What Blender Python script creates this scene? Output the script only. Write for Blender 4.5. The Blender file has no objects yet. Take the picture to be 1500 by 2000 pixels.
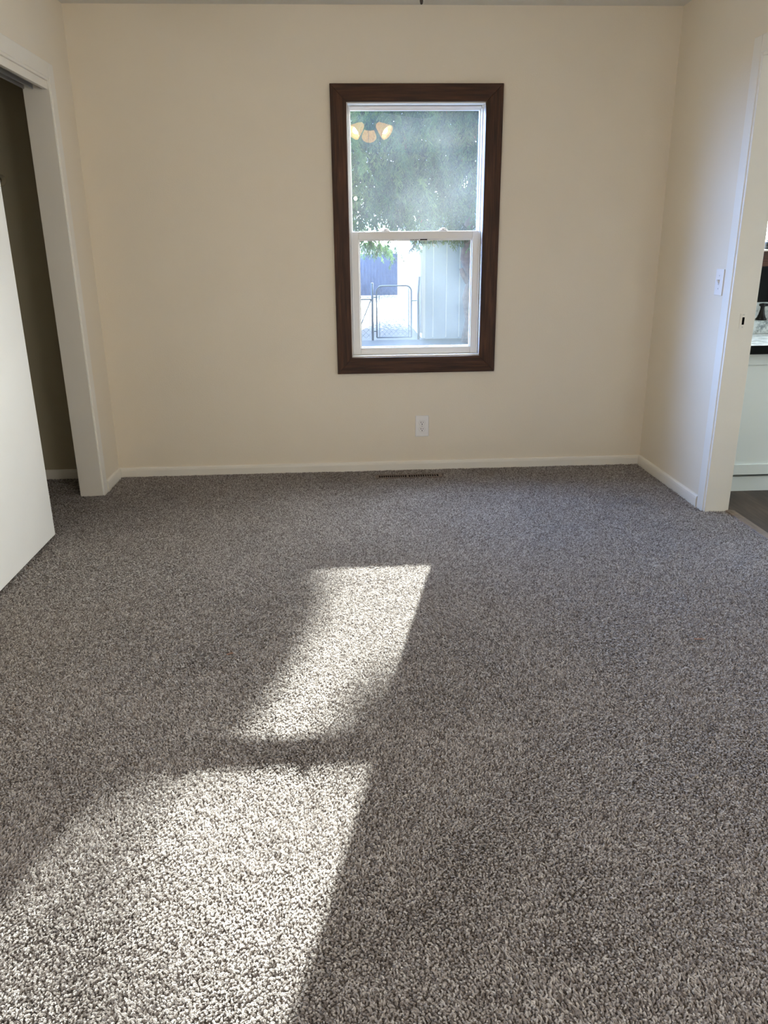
import bpy, bmesh, math, random
import numpy as np
from mathutils import Vector, Matrix

random.seed(7)
rng = np.random.default_rng(7)
SC = bpy.context.scene
COL = SC.collection
PI = math.pi

# ------------------------------------------------------------------ camera
F_PX = 1532.1
cam_d = bpy.data.cameras.new('camera')
cam = bpy.data.objects.new('camera', cam_d)
COL.objects.link(cam)
yaw, pitch, roll = 0.05390, -0.33040, -0.01112
cyw, syw, cp, sp = math.cos(yaw), math.sin(yaw), math.cos(pitch), math.sin(pitch)
fw = Vector((syw * cp, cyw * cp, sp))
rt = Vector((cyw, -syw, 0))
up = rt.cross(fw)
r2 = rt * math.cos(roll) + up * math.sin(roll)
u2 = up * math.cos(roll) - rt * math.sin(roll)
cm = Matrix(((r2.x, u2.x, -fw.x, 1.3242), (r2.y, u2.y, -fw.y, -4.5706), (r2.z, u2.z, -fw.z, 1.3019), (0, 0, 0, 1)))
cam.matrix_world = cm
cam_d.sensor_fit = 'VERTICAL'
cam_d.sensor_height = 24.0
cam_d.lens = 24.0 * F_PX / 2000.0
cam_d.clip_start = 0.02
cam_d.clip_end = 500
SC.camera = cam

# ------------------------------------------------------------------ exposure
SC.view_settings.view_transform = 'Standard'
SC.view_settings.look = 'None'
SC.view_settings.gamma = 1.0
SC.view_settings.use_curve_mapping = False
SC.view_settings.exposure = 0.0
SC.cycles.use_denoising = True
SC.cycles.sample_clamp_indirect = 6.0
SC.cycles.max_bounces = 10
SC.cycles.diffuse_bounces = 6
SC.cycles.transparent_max_bounces = 16

# ------------------------------------------------------------------ sky
SKY_FRONT, SKY_BACK = 60.0, 1.3
world = bpy.data.worlds.new('world')
SC.world = world
world.use_nodes = True
nt = world.node_tree
nt.nodes.clear()
wo = nt.nodes.new('ShaderNodeOutputWorld')
bgn = nt.nodes.new('ShaderNodeBackground')
tc = nt.nodes.new('ShaderNodeTexCoord')
dot = nt.nodes.new('ShaderNodeVectorMath'); dot.operation = 'DOT_PRODUCT'
dot.inputs[1].default_value = (-0.12, 0.98, 0.10)
mr = nt.nodes.new('ShaderNodeMapRange')
mr.inputs['From Min'].default_value = 0.12
mr.inputs['From Max'].default_value = 0.7
mr.inputs['To Min'].default_value = SKY_BACK
mr.inputs['To Max'].default_value = SKY_FRONT
bgn.inputs['Color'].default_value = (0.55, 0.75, 1.0, 1)
nt.links.new(tc.outputs['Generated'], dot.inputs[0])
nt.links.new(dot.outputs['Value'], mr.inputs['Value'])
nt.links.new(mr.outputs['Result'], bgn.inputs['Strength'])
sx_ = nt.nodes.new('ShaderNodeSeparateXYZ'); nt.links.new(tc.outputs['Generated'], sx_.inputs[0])
mrx = nt.nodes.new('ShaderNodeMapRange')          # deep blue away from the sun, warm white on the sun's side
mrx.inputs['From Min'].default_value = -0.5; mrx.inputs['From Max'].default_value = 0.6
nt.links.new(sx_.outputs['X'], mrx.inputs['Value'])
cr_ = nt.nodes.new('ShaderNodeValToRGB')
cr_.color_ramp.elements[0].color = (0.36, 0.55, 1.0, 1); cr_.color_ramp.elements[1].color = (0.95, 0.90, 0.82, 1)
nt.links.new(mrx.outputs[0], cr_.inputs['Fac']); nt.links.new(cr_.outputs[0], bgn.inputs['Color'])
nt.links.new(bgn.outputs[0], wo.inputs['Surface'])

# ------------------------------------------------------------------ sun
SUN = Vector((0.251, 1.0, 0.472)).normalized()
sd = bpy.data.lights.new('sun', 'SUN')
sd.energy = 74.0
sd.angle = 0.0093
sd.color = (1.0, 0.955, 0.84)
so = bpy.data.objects.new('sun', sd)
COL.objects.link(so)
so.rotation_euler = SUN.to_track_quat('Z', 'Y').to_euler()
so.location = (4, 12, 9)

def area(name, loc, look, sx, sy, energy, color, portal=False):
    d = bpy.data.lights.new(name, 'AREA')
    d.shape = 'RECTANGLE'; d.size = sx; d.size_y = sy; d.energy = energy; d.color = color
    o = bpy.data.objects.new(name, d); COL.objects.link(o)
    o.location = loc
    o.rotation_euler = Vector(look).to_track_quat('-Z', 'Y').to_euler()
    if portal:
        d.cycles.is_portal = True
    return o

W = 3.145
H = 2.44
REAR = -6.6
area('sky_portal', (1.767, 0.150, 1.3385), (0, -1, 0), 0.738, 1.319, 1, (1, 1, 1), True)
area('kitchen_sky_portal', (4.185, 0.165, 1.6175), (0, -1, 0), 1.13, 0.765, 1, (1, 1, 1), True)
# added fill lamps, two of them set in made-up side windows
area('fill_left', (-0.02, -4.3, 1.35), (1, 0, 0), 1.2, 1.1, 16, (0.90, 0.95, 1.0))
area('fill_right', (W + 0.03, -5.2, 1.45), (-1, 0, 0), 1.5, 1.2, 54, (1.0, 0.96, 0.88))
area('fill_kitchen', (5.5, -1.6, 1.5), (-1, 0.1, -0.05), 1.2, 1.0, 26, (0.86, 0.97, 1.0))  # added lamp to brighten the kitchen, no window behind it

# ------------------------------------------------------------------ materials
def newmat(name):
    m = bpy.data.materials.new(name); m.use_nodes = True
    n = m.node_tree.nodes
    return m, m.node_tree, n['Principled BSDF']

def tex_coord(nt, scale=(1, 1, 1)):
    tc = nt.nodes.new('ShaderNodeTexCoord')
    mp = nt.nodes.new('ShaderNodeMapping')
    mp.inputs['Scale'].default_value = scale
    nt.links.new(tc.outputs['Object'], mp.inputs['Vector'])
    return mp.outputs['Vector']

def add_noise(nt, vec, scale, detail=2.0, rough=0.5):
    n = nt.nodes.new('ShaderNodeTexNoise')
    n.inputs['Scale'].default_value = scale
    n.inputs['Detail'].default_value = detail
    n.inputs['Roughness'].default_value = rough
    nt.links.new(vec, n.inputs['Vector'])
    return n.outputs['Fac']

def ramp(nt, fac, stops):
    r = nt.nodes.new('ShaderNodeValToRGB')
    e = r.color_ramp.elements
    while len(e) < len(stops):
        e.new(0.5)
    for el, (p, c) in zip(e, stops):
        el.position = p; el.color = (*c, 1)
    nt.links.new(fac, r.inputs['Fac'])
    return r.outputs['Color']

def plain(name, color, rough=0.5, spec=0.5, bump=0.0, bscale=200.0, metal=0.0, var=0.0, vscale=8.0):
    m, nt, b = newmat(name)
    b.inputs['Base Color'].default_value = (*color, 1)
    b.inputs['Roughness'].default_value = rough
    b.inputs['Specular IOR Level'].default_value = spec
    b.inputs['Metallic'].default_value = metal
    vec = tex_coord(nt)
    if var > 0:
        f = add_noise(nt, vec, vscale, 3)
        c = ramp(nt, f, [(0.3, tuple(x * (1 - var) for x in color)), (0.7, tuple(min(1, x * (1 + var)) for x in color))])
        nt.links.new(c, b.inputs['Base Color'])
    if bump > 0:
        bn = nt.nodes.new('ShaderNodeBump')
        bn.inputs['Strength'].default_value = bump
        bn.inputs['Distance'].default_value = 0.002
        nt.links.new(add_noise(nt, vec, bscale, 4), bn.inputs['Height'])
        nt.links.new(bn.outputs['Normal'], b.inputs['Normal'])
    return m

def wood(name, axis, dark, mid, light, rough=0.5, stretch=22.0, scale=3.0):
    m, nt, b = newmat(name)
    s = [stretch] * 3; s[axis] = 1.3
    vec = tex_coord(nt, s)
    f = add_noise(nt, vec, scale, 6, 0.6)
    c = ramp(nt, f, [(0.28, dark), (0.5, mid), (0.72, light)])
    s2 = [70.0] * 3; s2[axis] = 2.0
    f2 = add_noise(nt, tex_coord(nt, s2), scale, 2, 0.5)
    mx = nt.nodes.new('ShaderNodeMixRGB'); mx.blend_type = 'MULTIPLY'; mx.inputs['Fac'].default_value = 0.55
    nt.links.new(c, mx.inputs['Color1'])
    nt.links.new(ramp(nt, f2, [(0.35, (0.45, 0.4, 0.38)), (0.6, (1, 1, 1))]), mx.inputs['Color2'])
    nt.links.new(mx.outputs['Color'], b.inputs['Base Color'])
    b.inputs['Roughness'].default_value = rough; b.inputs['Specular IOR Level'].default_value = 0.3
    bn = nt.nodes.new('ShaderNodeBump'); bn.inputs['Strength'].default_value = 0.25; bn.inputs['Distance'].default_value = 0.001
    nt.links.new(f2, bn.inputs['Height']); nt.links.new(bn.outputs['Normal'], b.inputs['Normal'])
    return m

M = {}
M['wall'] = plain('wall_paint', (0.79, 0.71, 0.58), 0.6, 0.3, 0.35, 160, var=0.012, vscale=3)
M['ceiling'] = plain('ceiling_paint', (0.70, 0.68, 0.62), 0.85, 0.2, 0.9, 90)
M['trim'] = plain('trim_paint', (0.80, 0.76, 0.68), 0.38, 0.5, 0.1, 60, var=0.01)
M['door'] = plain('door_paint', (0.80, 0.78, 0.74), 0.45, 0.5, 0.08, 40, var=0.015, vscale=4)
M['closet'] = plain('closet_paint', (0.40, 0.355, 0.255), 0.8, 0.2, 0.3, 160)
M['outer'] = plain('siding_outside', (0.55, 0.58, 0.6), 0.8, 0.2)
M['vinyl'] = plain('white_vinyl', (0.84, 0.83, 0.81), 0.35, 0.5)
M['plastic'] = plain('white_plastic', (0.84, 0.82, 0.80), 0.3, 0.5)
M['slot'] = plain('dark_slot', (0.006, 0.005, 0.005), 0.9, 0.0)
M['screw'] = plain('screw_metal', (0.6, 0.58, 0.55), 0.35, 0.5, metal=0.8)
M['track'] = plain('track_metal', (0.45, 0.44, 0.43), 0.4, 0.5, metal=0.7)
M['vent'] = plain('brown_metal', (0.14, 0.10, 0.085), 0.45, 0.5, metal=0.2)
M['wood_h'] = wood('stained_wood_across', 0, (0.014, 0.0055, 0.0025), (0.052, 0.019, 0.008), (0.10, 0.038, 0.015))
M['wood_v'] = wood('stained_wood_upright', 2, (0.014, 0.0055, 0.0025), (0.052, 0.019, 0.008), (0.10, 0.038, 0.015))
M['plank'] = wood('kitchen_plank', 1, (0.022, 0.014, 0.011), (0.055, 0.036, 0.028), (0.10, 0.068, 0.053), 0.45, 7, 2)
M['reducer'] = plain('reducer_strip', (0.16, 0.115, 0.085), 0.5, 0.4, var=0.2, vscale=30)
M['cabinet'] = plain('cabinet_paint', (0.74, 0.80, 0.80), 0.4, 0.5)
M['black'] = plain('black_gloss', (0.005, 0.006, 0.006), 0.3, 0.15)
M['blackmat'] = plain('black_matte', (0.006, 0.006, 0.006), 0.4, 0.2)
M['chain'] = plain('dark_bronze', (0.03, 0.022, 0.018), 0.4, 0.5, metal=0.5)
M['blade'] = wood('fan_blade_wood', 0, (0.05, 0.02, 0.01), (0.12, 0.05, 0.025), (0.2, 0.09, 0.05), 0.4)

def marble():
    m, nt, b = newmat('grey_marble')
    f = add_noise(nt, tex_coord(nt, (1, 2.5, 1)), 14, 8, 0.7)
    c = ramp(nt, f, [(0.38, (0.18, 0.21, 0.22)), (0.48, (0.55, 0.60, 0.61)), (0.62, (0.78, 0.82, 0.82))])
    nt.links.new(c, b.inputs['Base Color']); b.inputs['Roughness'].default_value = 0.18
    return m
M['marble'] = marble()

def glass(name, haze, tint=(0.90, 0.96, 1.0), refl=0.10):
    m = bpy.data.materials.new(name); m.use_nodes = True
    nt = m.node_tree; nt.nodes.clear()
    out = nt.nodes.new('ShaderNodeOutputMaterial')
    tr = nt.nodes.new('ShaderNodeBsdfTransparent'); tr.inputs[0].default_value = (*tint, 1)
    tl = nt.nodes.new('ShaderNodeBsdfTranslucent'); tl.inputs[0].default_value = (0.74, 0.90, 1.0, 1)
    gl = nt.nodes.new('ShaderNodeBsdfGlossy'); gl.inputs['Roughness'].default_value = 0.0
    gl.inputs['Color'].default_value = (1, 1, 1, 1)
    m1 = nt.nodes.new('ShaderNodeMixShader'); m2 = nt.nodes.new('ShaderNodeMixShader')
    f = add_noise(nt, tex_coord(nt), 5.0, 4, 0.6)
    r = nt.nodes.new('ShaderNodeMapRange')
    r.inputs['From Min'].default_value = 0.3; r.inputs['From Max'].default_value = 0.7
    r.inputs['To Min'].default_value = haze * 0.75; r.inputs['To Max'].default_value = haze * 1.3
    nt.links.new(f, r.inputs['Value'])
    nt.links.new(r.outputs[0], m1.inputs['Fac'])
    nt.links.new(tr.outputs[0], m1.inputs[1]); nt.links.new(tl.outputs[0], m1.inputs[2])
    lw = nt.nodes.new('ShaderNodeLayerWeight'); lw.inputs['Blend'].default_value = 0.5
    pw = nt.nodes.new('ShaderNodeMath'); pw.operation = 'POWER'; pw.inputs[1].default_value = 5.0
    nt.links.new(lw.outputs['Facing'], pw.inputs[0])
    ad = nt.nodes.new('ShaderNodeMath'); ad.operation = 'MULTIPLY_ADD'; ad.inputs[1].default_value = 0.8; ad.inputs[2].default_value = refl * 0.6
    nt.links.new(pw.outputs[0], ad.inputs[0]); nt.links.new(ad.outputs[0], m2.inputs['Fac'])
    nt.links.new(m1.outputs[0], m2.inputs[1]); nt.links.new(gl.outputs[0], m2.inputs[2])
    nt.links.new(m2.outputs[0], out.inputs['Surface'])
    return m
M['glass'] = glass('dusty_window_glass', 0.0074)
M['glass_clean'] = glass('window_glass', 0.01)

def emit(name, color, strength):
    m, nt, b = newmat(name)
    b.inputs['Base Color'].default_value = (0.8, 0.75, 0.65, 1)
    b.inputs['Emission Color'].default_value = (*color, 1)
    b.inputs['Emission Strength'].default_value = strength
    return m
M['shade'] = emit('glowing_frosted_glass', (1.0, 0.50, 0.13), 4.6)
M['bulb'] = emit('lit_bulb', (1.0, 0.80, 0.5), 60.0)
M['bulb_far'] = emit('lit_sconce_bulb', (1.0, 0.85, 0.62), 22.0)

# ------------------------------------------------------------------ helpers
class MB:
    def __init__(s): s.bm = bmesh.new()
    def box(s, x0, x1, y0, y1, z0, z1, bev=0.0, seg=2):
        b = bmesh.new()
        bmesh.ops.create_cube(b, size=1)
        bmesh.ops.scale(b, vec=(x1 - x0, y1 - y0, z1 - z0), verts=b.verts)
        bmesh.ops.translate(b, vec=((x0 + x1) / 2, (y0 + y1) / 2, (z0 + z1) / 2), verts=b.verts)
        if bev > 0:
            bmesh.ops.bevel(b, geom=b.edges[:], offset=bev, segments=seg, affect='EDGES', profile=0.5)
        s.merge(b); return s
    def merge(s, b):
        me = bpy.data.meshes.new('t'); b.to_mesh(me); b.free()
        s.bm.from_mesh(me); bpy.data.meshes.remove(me)
    def poly_prism(s, pts, vec, bev=0.0):
        b = bmesh.new()
        f = b.faces.new([b.verts.new(p) for p in pts])
        r = bmesh.ops.extrude_face_region(b, geom=[f])
        bmesh.ops.translate(b, vec=vec, verts=[v for v in r['geom'] if isinstance(v, bmesh.types.BMVert)])
        bmesh.ops.recalc_face_normals(b, faces=b.faces)
        if bev > 0:
            bmesh.ops.bevel(b, geom=b.edges[:], offset=bev, segments=2, affect='EDGES', profile=0.5)
        s.merge(b); return s
    def tube(s, pts, r, n=8, rs=None, cap=True):
        pts = [Vector(p) for p in pts]; b = bmesh.new(); rings = []
        prev = None
        for i, p in enumerate(pts):
            t = (pts[min(i + 1, len(pts) - 1)] - pts[max(i - 1, 0)]).normalized()
            if prev is None:
                a = t.orthogonal().normalized()
            else:
                a = (prev - t * prev.dot(t)).normalized()
            prev = a; c = t.cross(a)
            rr = rs[i] if rs else r
            rings.append([b.verts.new(p + (a * math.cos(k * 2 * PI / n) + c * math.sin(k * 2 * PI / n)) * rr) for k in range(n)])
        for A, B in zip(rings, rings[1:]):
            for k in range(n):
                b.faces.new((A[k], A[(k + 1) % n], B[(k + 1) % n], B[k]))
        if cap:
            b.faces.new(rings[0][::-1]); b.faces.new(rings[-1])
        bmesh.ops.recalc_face_normals(b, faces=b.faces)
        s.merge(b); return s
    def lathe(s, prof, center, axis=(0, 0, 1), n=24, closed=True):
        ax = Vector(axis).normalized(); a = ax.orthogonal().normalized(); c = ax.cross(a); b = bmesh.new(); rings = []
        ce = Vector(center)
        for r, h in prof:
            if r < 1e-6:
                rings.append([b.verts.new(ce + ax * h)])
            else:
                rings.append([b.verts.new(ce + ax * h + (a * math.cos(k * 2 * PI / n) + c * math.sin(k * 2 * PI / n)) * r) for k in range(n)])
        for A, B in zip(rings, rings[1:]):
            for k in range(n):
                k2 = (k + 1) % n
                if len(A) == 1 and len(B) == 1: continue
                if len(A) == 1: b.faces.new((A[0], B[k2], B[k]))
                elif len(B) == 1: b.faces.new((A[k], A[k2], B[0]))
                else: b.faces.new((A[k], A[k2], B[k2], B[k]))
        bmesh.ops.recalc_face_normals(b, faces=b.faces)
        s.merge(b); return s
    def build(s, name, mat, parent=None, smooth=False):
        me = bpy.data.meshes.new(name); s.bm.to_mesh(me); s.bm.free()
        me.materials.append(mat)
        if smooth:
            for p in me.polygons: p.use_smooth = True
        o = bpy.data.objects.new(name, me); COL.objects.link(o)
        if parent is not None:
            o.parent = parent
            o.matrix_parent_inverse = parent.matrix_world.inverted()
        return o

def empty(name, loc, label, cat, group=None, kind=None):
    o = bpy.data.objects.new(name, None); COL.objects.link(o)
    o.empty_display_size = 0.1
    o.location = loc
    o.matrix_world = Matrix.Translation(loc)
    tag(o, label, cat, group, kind)
    return o

def tag(o, label, cat, group=None, kind=None):
    o['label'] = label; o['category'] = cat
    if group: o['group'] = group
    if kind: o['kind'] = kind
    return o

def struct(mb, name, mat, label, cat):
    return tag(mb.build(name, mat), label, cat, kind='structure')

def wall_with_holes(axis, a0, a1, t0, t1, holes, z0=0.0, z1=H):
    """axis 0: wall runs along x with thickness t0..t1 in y; axis 1: runs along y. holes: (a,b,z0,z1)"""
    mb = MB()
    def bx(p, q, r, s):
        if q - p < 1e-5 or s - r < 1e-5: return
        if axis == 0: mb.box(p, q, t0, t1, r, s)
        else: mb.box(t0, t1, p, q, r, s)
    holes = sorted(holes); cur = a0
    for (p, q, r, s) in holes:
        bx(cur, p, z0, z1); bx(p, q, z0, r); bx(p, q, s, z1); cur = q
    bx(cur, a1, z0, z1)
    return mb

# ------------------------------------------------------------------ room shell
YL0, YL1 = -1.95, -0.353        # closet opening
YR0, YR1 = -1.80, -0.903        # kitchen opening
OPH = 2.05
WX0, WX1, WZ0, WZ1 = 1.398, 2.136, 0.679, 1.998
KX0, KX1, KZ0, KZ1 = 3.62, 4.75, 1.235, 2.0

struct(wall_with_holes(0, -0.95, 5.75, 0.0, 0.16, [(WX0, WX1, WZ0, WZ1), (KX0, KX1, KZ0, KZ1)], -0.1),
       'wall_back', M['wall'], 'long cream wall facing the camera, with the wood-framed window', 'wall')
struct(wall_with_holes(1, REAR, 0.0, -0.115, 0.0, [(YL0, YL1, 0, OPH), (-4.95, -3.65, 0.75, 1.95)]),
       'wall_left', M['wall'], 'cream wall on the left, cut by the closet opening', 'wall')
struct(wall_with_holes(1, REAR, 0.0, W, W + 0.115, [(YR0, YR1, 0, OPH), (-6.0, -4.4, 0.8, 2.1)]),
       'wall_right', M['wall'], 'cream wall on the right, bluish near the kitchen doorway', 'wall')
struct(wall_with_holes(0, -0.95, 5.75, REAR - 0.15, REAR, []),
       'wall_rear', M['wall'], 'cream wall behind the camera', 'wall')
struct(MB().box(-0.95, 5.75, REAR - 0.15, 0.16, H, H + 0.12), 'ceiling', M['ceiling'], 'pale textured ceiling along the top edge of the picture', 'ceiling')
mbf = MB().box(-0.95, W + 0.115, REAR - 0.15, 0.0, -0.10, -0.004)
mbf.box(-0.2, 0.2, -0.01, 0.0, -0.10, -0.004)

def carpet_base_mat():
    m, nt, b = newmat('carpet_backing')
    vec = tex_coord(nt)
    f = add_noise(nt, vec, 330, 3, 0.7)
    c = ramp(nt, f, [(0.35, (0.07, 0.055, 0.046)), (0.5, (0.22, 0.19, 0.165)), (0.65, (0.46, 0.41, 0.37))])
    nt.links.new(c, b.inputs['Base Color']); b.inputs['Roughness'].default_value = 1.0
    b.inputs['Specular IOR Level'].default_value = 0.0
    bn = nt.nodes.new('ShaderNodeBump'); bn.inputs['Strength'].default_value = 1; bn.inputs['Distance'].default_value = 0.006
    nt.links.new(f, bn.inputs['Height']); nt.links.new(bn.outputs['Normal'], b.inputs['Normal'])
    return m
M['carpet'] = carpet_base_mat()
struct(mbf, 'floor', M['carpet'], 'floor of the room, under taupe speckled carpet', 'floor')
struct(MB().box(W + 0.115, 5.75, REAR, 0.0, -0.10, -0.002), 'floor.001', M['plank'], 'dark brown plank floor of the kitchen', 'floor')
# closet
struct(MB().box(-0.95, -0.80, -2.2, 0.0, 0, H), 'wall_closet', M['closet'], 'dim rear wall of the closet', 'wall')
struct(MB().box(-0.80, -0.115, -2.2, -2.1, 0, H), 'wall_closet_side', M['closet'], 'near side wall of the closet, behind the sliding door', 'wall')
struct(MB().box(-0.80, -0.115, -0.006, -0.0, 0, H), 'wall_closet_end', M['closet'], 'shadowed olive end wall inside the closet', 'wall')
# kitchen
struct(MB().box(5.63, 5.75, REAR, 0.0, 0, H), 'wall_kitchen', M['wall'], 'far side wall of the kitchen', 'wall')

# ------------------------------------------------------------------ baseboards
def baseboard(name, p0, p1, nrm, h, th, label):
    p0, p1, nrm = Vector(p0), Vector(p1), Vector(nrm)
    prof = [(0, 0), (th, 0), (th, h * 0.74), (th * 0.86, h * 0.9), (th * 0.5, h * 0.985), (0, h)]
    pts = [p0 + nrm * a + Vector((0, 0, b)) for a, b in prof]
    struct(MB().poly_prism(pts, p1 - p0), name, M['trim'], label, 'baseboard')
baseboard('baseboard_back', (0, 0, -0.01), (W, 0, -0.01), (0, -1, 0), 0.066, 0.013, 'low white baseboard along the back wall under the window')
baseboard('baseboard_left', (0, -0.0135, -0.01), (0, -0.286, -0.01), (1, 0, 0), 0.072, 0.013, 'short white baseboard between closet opening and back corner')
baseboard('baseboard_right', (W, -0.0135, -0.01), (W, -0.832, -0.01), (-1, 0, 0), 0.068, 0.013, 'white baseboard at the foot of the right wall')
baseboard('baseboard_closet', (-0.80, -0.006, -0.01), (-0.12, -0.006, -0.01), (0, -1, 0), 0.068, 0.013, 'shaded baseboard inside the closet')

# ------------------------------------------------------------------ closet opening and sliding doors
t1 = empty('trim_1', (-0.06, -0.36, 0), 'white casing and jamb round the closet opening', 'door frame', kind='structure')
MB().box(-0.119, 0.004, YL1 - 0.018, YL1, -0.004, OPH + 0.0, 0.0015).build('side_jamb', M['trim'], t1)
MB().box(-0.119, 0.004, YL0, YL1 - 0.018, OPH - 0.016, OPH + 0.002, 0.0015).build('head_jamb', M['trim'], t1)
MB().box(0.0, 0.008, YL1 - 0.004, YL1 + 0.062, -0.006, OPH + 0.064, 0.003).build('side_casing', M['trim'], t1)
MB().box(0.0, 0.008, YL0 - 0.06, YL1 - 0.0045, OPH - 0.004, OPH + 0.064, 0.003).build('head_casing', M['trim'], t1)
MB().box(-0.024, -0.004, YL0, YL1 - 0.0185, OPH - 0.052, OPH - 0.0165, 0.002).build('fascia', M['trim'], t1)
tr = MB()
for x in (-0.030, -0.072, -0.112):
    tr.box(x - 0.0018, x + 0.0018, YL0, YL1 - 0.02, OPH - 0.05, OPH - 0.0165)
tr.box(-0.113, -0.029, YL0, YL1 - 0.02, OPH - 0.022, OPH - 0.018)
tr.build('sliding_track', M['track'], t1)

d1 = empty('door_1', (-0.045, -1.45, 0), 'flat white sliding closet door at the left edge', 'door', kind='structure')
MB().box(-0.066, -0.034, -1.90, -1.030, 0.022, 2.022, 0.0015).build('slab', M['door'], d1)
d2 = empty('door_2', (-0.09, -1.5, 0), 'second white closet door parked behind the first', 'door', kind='structure')
MB().box(-0.108, -0.076, -1.92, -1.075, 0.022, 2.022, 0.0015).build('slab', M['door'], d2)

rod = empty('closet_rod', (-0.46, -0.5, 1.63), 'round closet rod socket on the dark end wall of the closet', 'closet rod')
MB().lathe([(0.0, 0.0), (0.030, 0.0), (0.030, 0.008), (0.022, 0.010), (0.022, 0.022), (0.0, 0.022)], (-0.425, -0.006, 1.634), (0, -1, 0)).build('socket', M['closet'], rod, True)
MB().tube([(-0.425, -0.028, 1.634), (-0.425, -2.09, 1.634)], 0.016, 16).build('pole', M['closet'], rod, True)

# ------------------------------------------------------------------ kitchen doorway
t2 = empty('trim_2', (W + 0.06, -0.9, 0), 'white casing and jamb of the kitchen doorway', 'door frame', kind='structure')
MB().box(W - 0.004, W + 0.119, YR1 - 0.018, YR1, -0.003, OPH, 0.0015).build('side_jamb', M['trim'], t2)
MB().box(W - 0.004, W + 0.119, YR0, YR0 + 0.018, -0.003, OPH, 0.0015).build('side_jamb', M['trim'], t2)
MB().box(W - 0.004, W + 0.119, YR0 + 0.0185, YR1 - 0.0185, OPH - 0.018, OPH, 0.0015).build('head_jamb', M['trim'], t2)
MB().box(W - 0.009, W, YR1 - 0.003, YR1 + 0.066, -0.006, OPH + 0.064, 0.003).build('side_casing', M['trim'], t2)
MB().box(W - 0.009, W, YR0 - 0.066, YR1 - 0.0035, OPH - 0.004, OPH + 0.064, 0.003).build('head_casing', M['trim'], t2)
sp_ = MB().box(3.192, 3.222, YR1 - 0.0195, YR1 - 0.0175, 0.905, 0.975, 0.0006).build('strike_plate', M['trim'], t2)
lb = MB().box(3.203, 3.214, YR1 - 0.0202, YR1 - 0.0190, 0.923, 0.957).build('latch_hole', M['slot'], sp_)
for z in (0.912, 0.968):
    MB().lathe([(0, 0.0012), (0.0028, 0.0012), (0.0028, 0.0)], (3.208, YR1 - 0.0194, z), (0, -1, 0), 10).build('screw', M['screw'], sp_)

th = MB()
prof = [(W + 0.100, -0.003), (W + 0.106, 0.006), (W + 0.125, 0.009), (W + 0.150, 0.004), (W + 0.156, -0.003)]
th.poly_prism([(x, YR1 - 0.02, z) for x, z in prof], (0, YR0 - YR1 + 0.04, 0))
struct(th, 'trim_3', M['reducer'], 'brown strip where carpet meets the kitchen floor', 'threshold')

# ------------------------------------------------------------------ main window
win = empty('window_1', (1.767, 0.0, WZ0), 'double-hung window in a dark stained wood frame on the back wall', 'window', kind='structure')
OX0, OX1, OZ0, OZ1 = 1.312, 2.222, 0.5875, 2.0835
cx_in = (1.397, 2.131); cz_in = (0.679, 1.999)
def casing(pts, mat):
    b = MB().poly_prism([(x, 0.0, z) for x, z in pts], (0, -0.020, 0), 0.0015)
    return b.build('wood_casing', mat, win)
g = 0.0004
casing([(OX0, OZ1), (OX1, OZ1), (cx_in[1], cz_in[1]), (cx_in[0], cz_in[1])], M['wood_h'])
casing([(OX0, OZ0), (OX1, OZ0), (cx_in[1], cz_in[0]), (cx_in[0], cz_in[0])], M['wood_h'])
casing([(OX0, OZ0 + g), (cx_in[0] - g, cz_in[0]), (cx_in[0] - g, cz_in[1]), (OX0, OZ1 - g)], M['wood_v'])
casing([(OX1, OZ0 + g), (cx_in[1] + g, cz_in[0]), (cx_in[1] + g, cz_in[1]), (OX1, OZ1 - g)], M['wood_v'])
def ring(x0, x1, z0, z1, w, y0, y1, bev=0.0015, wt=None, wb=None):
    wt = w if wt is None else wt; wb = w if wb is None else wb
    m = MB()
    m.box(x0, x0 + w, y0, y1, z0, z1, bev); m.box(x1 - w, x1, y0, y1, z0, z1, bev)
    m.box(x0 + w, x1 - w, y0, y1, z1 - wt, z1, bev); m.box(x0 + w, x1 - w, y0, y1, z0, z0 + wb, bev)
    return m
ring(WX0, WX1, WZ0, WZ1, 0.005, 0.0, 0.145, 0.001, wb=0.008).build('jamb_liner', M['vinyl'], win)
# frame with sash tracks
fr = ring(WX0 + 0.005, WX1 - 0.005, WZ0 + 0.008, WZ1 - 0.006, 0.008, 0.078, 0.135, 0.001)
fr.box(WX0 + 0.008, WX0 + 0.016, 0.028, 0.036, WZ0 + 0.01, WZ1 - 0.01, 0.001)
fr.box(WX1 - 0.016, WX1 - 0.008, 0.028, 0.036, WZ0 + 0.01, WZ1 - 0.01, 0.001)
fr.box(WX0 + 0.008, WX0 + 0.014, 0.066, 0.078, WZ0 + 0.01, WZ1 - 0.01, 0.001)
fr.box(WX1 - 0.014, WX1 - 0.008, 0.066, 0.078, WZ0 + 0.01, WZ1 - 0.01, 0.001)
fr.box(WX0 + 0.008, WX1 - 0.008, 0.066, 0.078, WZ1 - 0.018, WZ1 - 0.008, 0.001)
fr.build('window_frame', M['vinyl'], win)
us = ring(WX0 + 0.012, WX1 - 0.012, 1.322, WZ1 - 0.014, 0.008, 0.084, 0.112, 0.001, wt=0.012, wb=0.036).build('upper_sash', M['vinyl'], win)
MB().box(WX0 + 0.019, WX1 - 0.019, 0.096, 0.100, 1.352, WZ1 - 0.025).build('pane', M['glass'], us)
ls = ring(1.4035, 2.1305, 0.6875, 1.362, 0.046, 0.037, 0.066, 0.003, wt=0.041, wb=0.040).build('lower_sash', M['vinyl'], win)
lb2 = MB()
lb2.box(1.4485, 2.0855, 0.046, 0.060, 1.312, 1.323, 0.0008).box(1.4485, 2.0855, 0.046, 0.060, 0.7255, 0.733, 0.0008)
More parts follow.
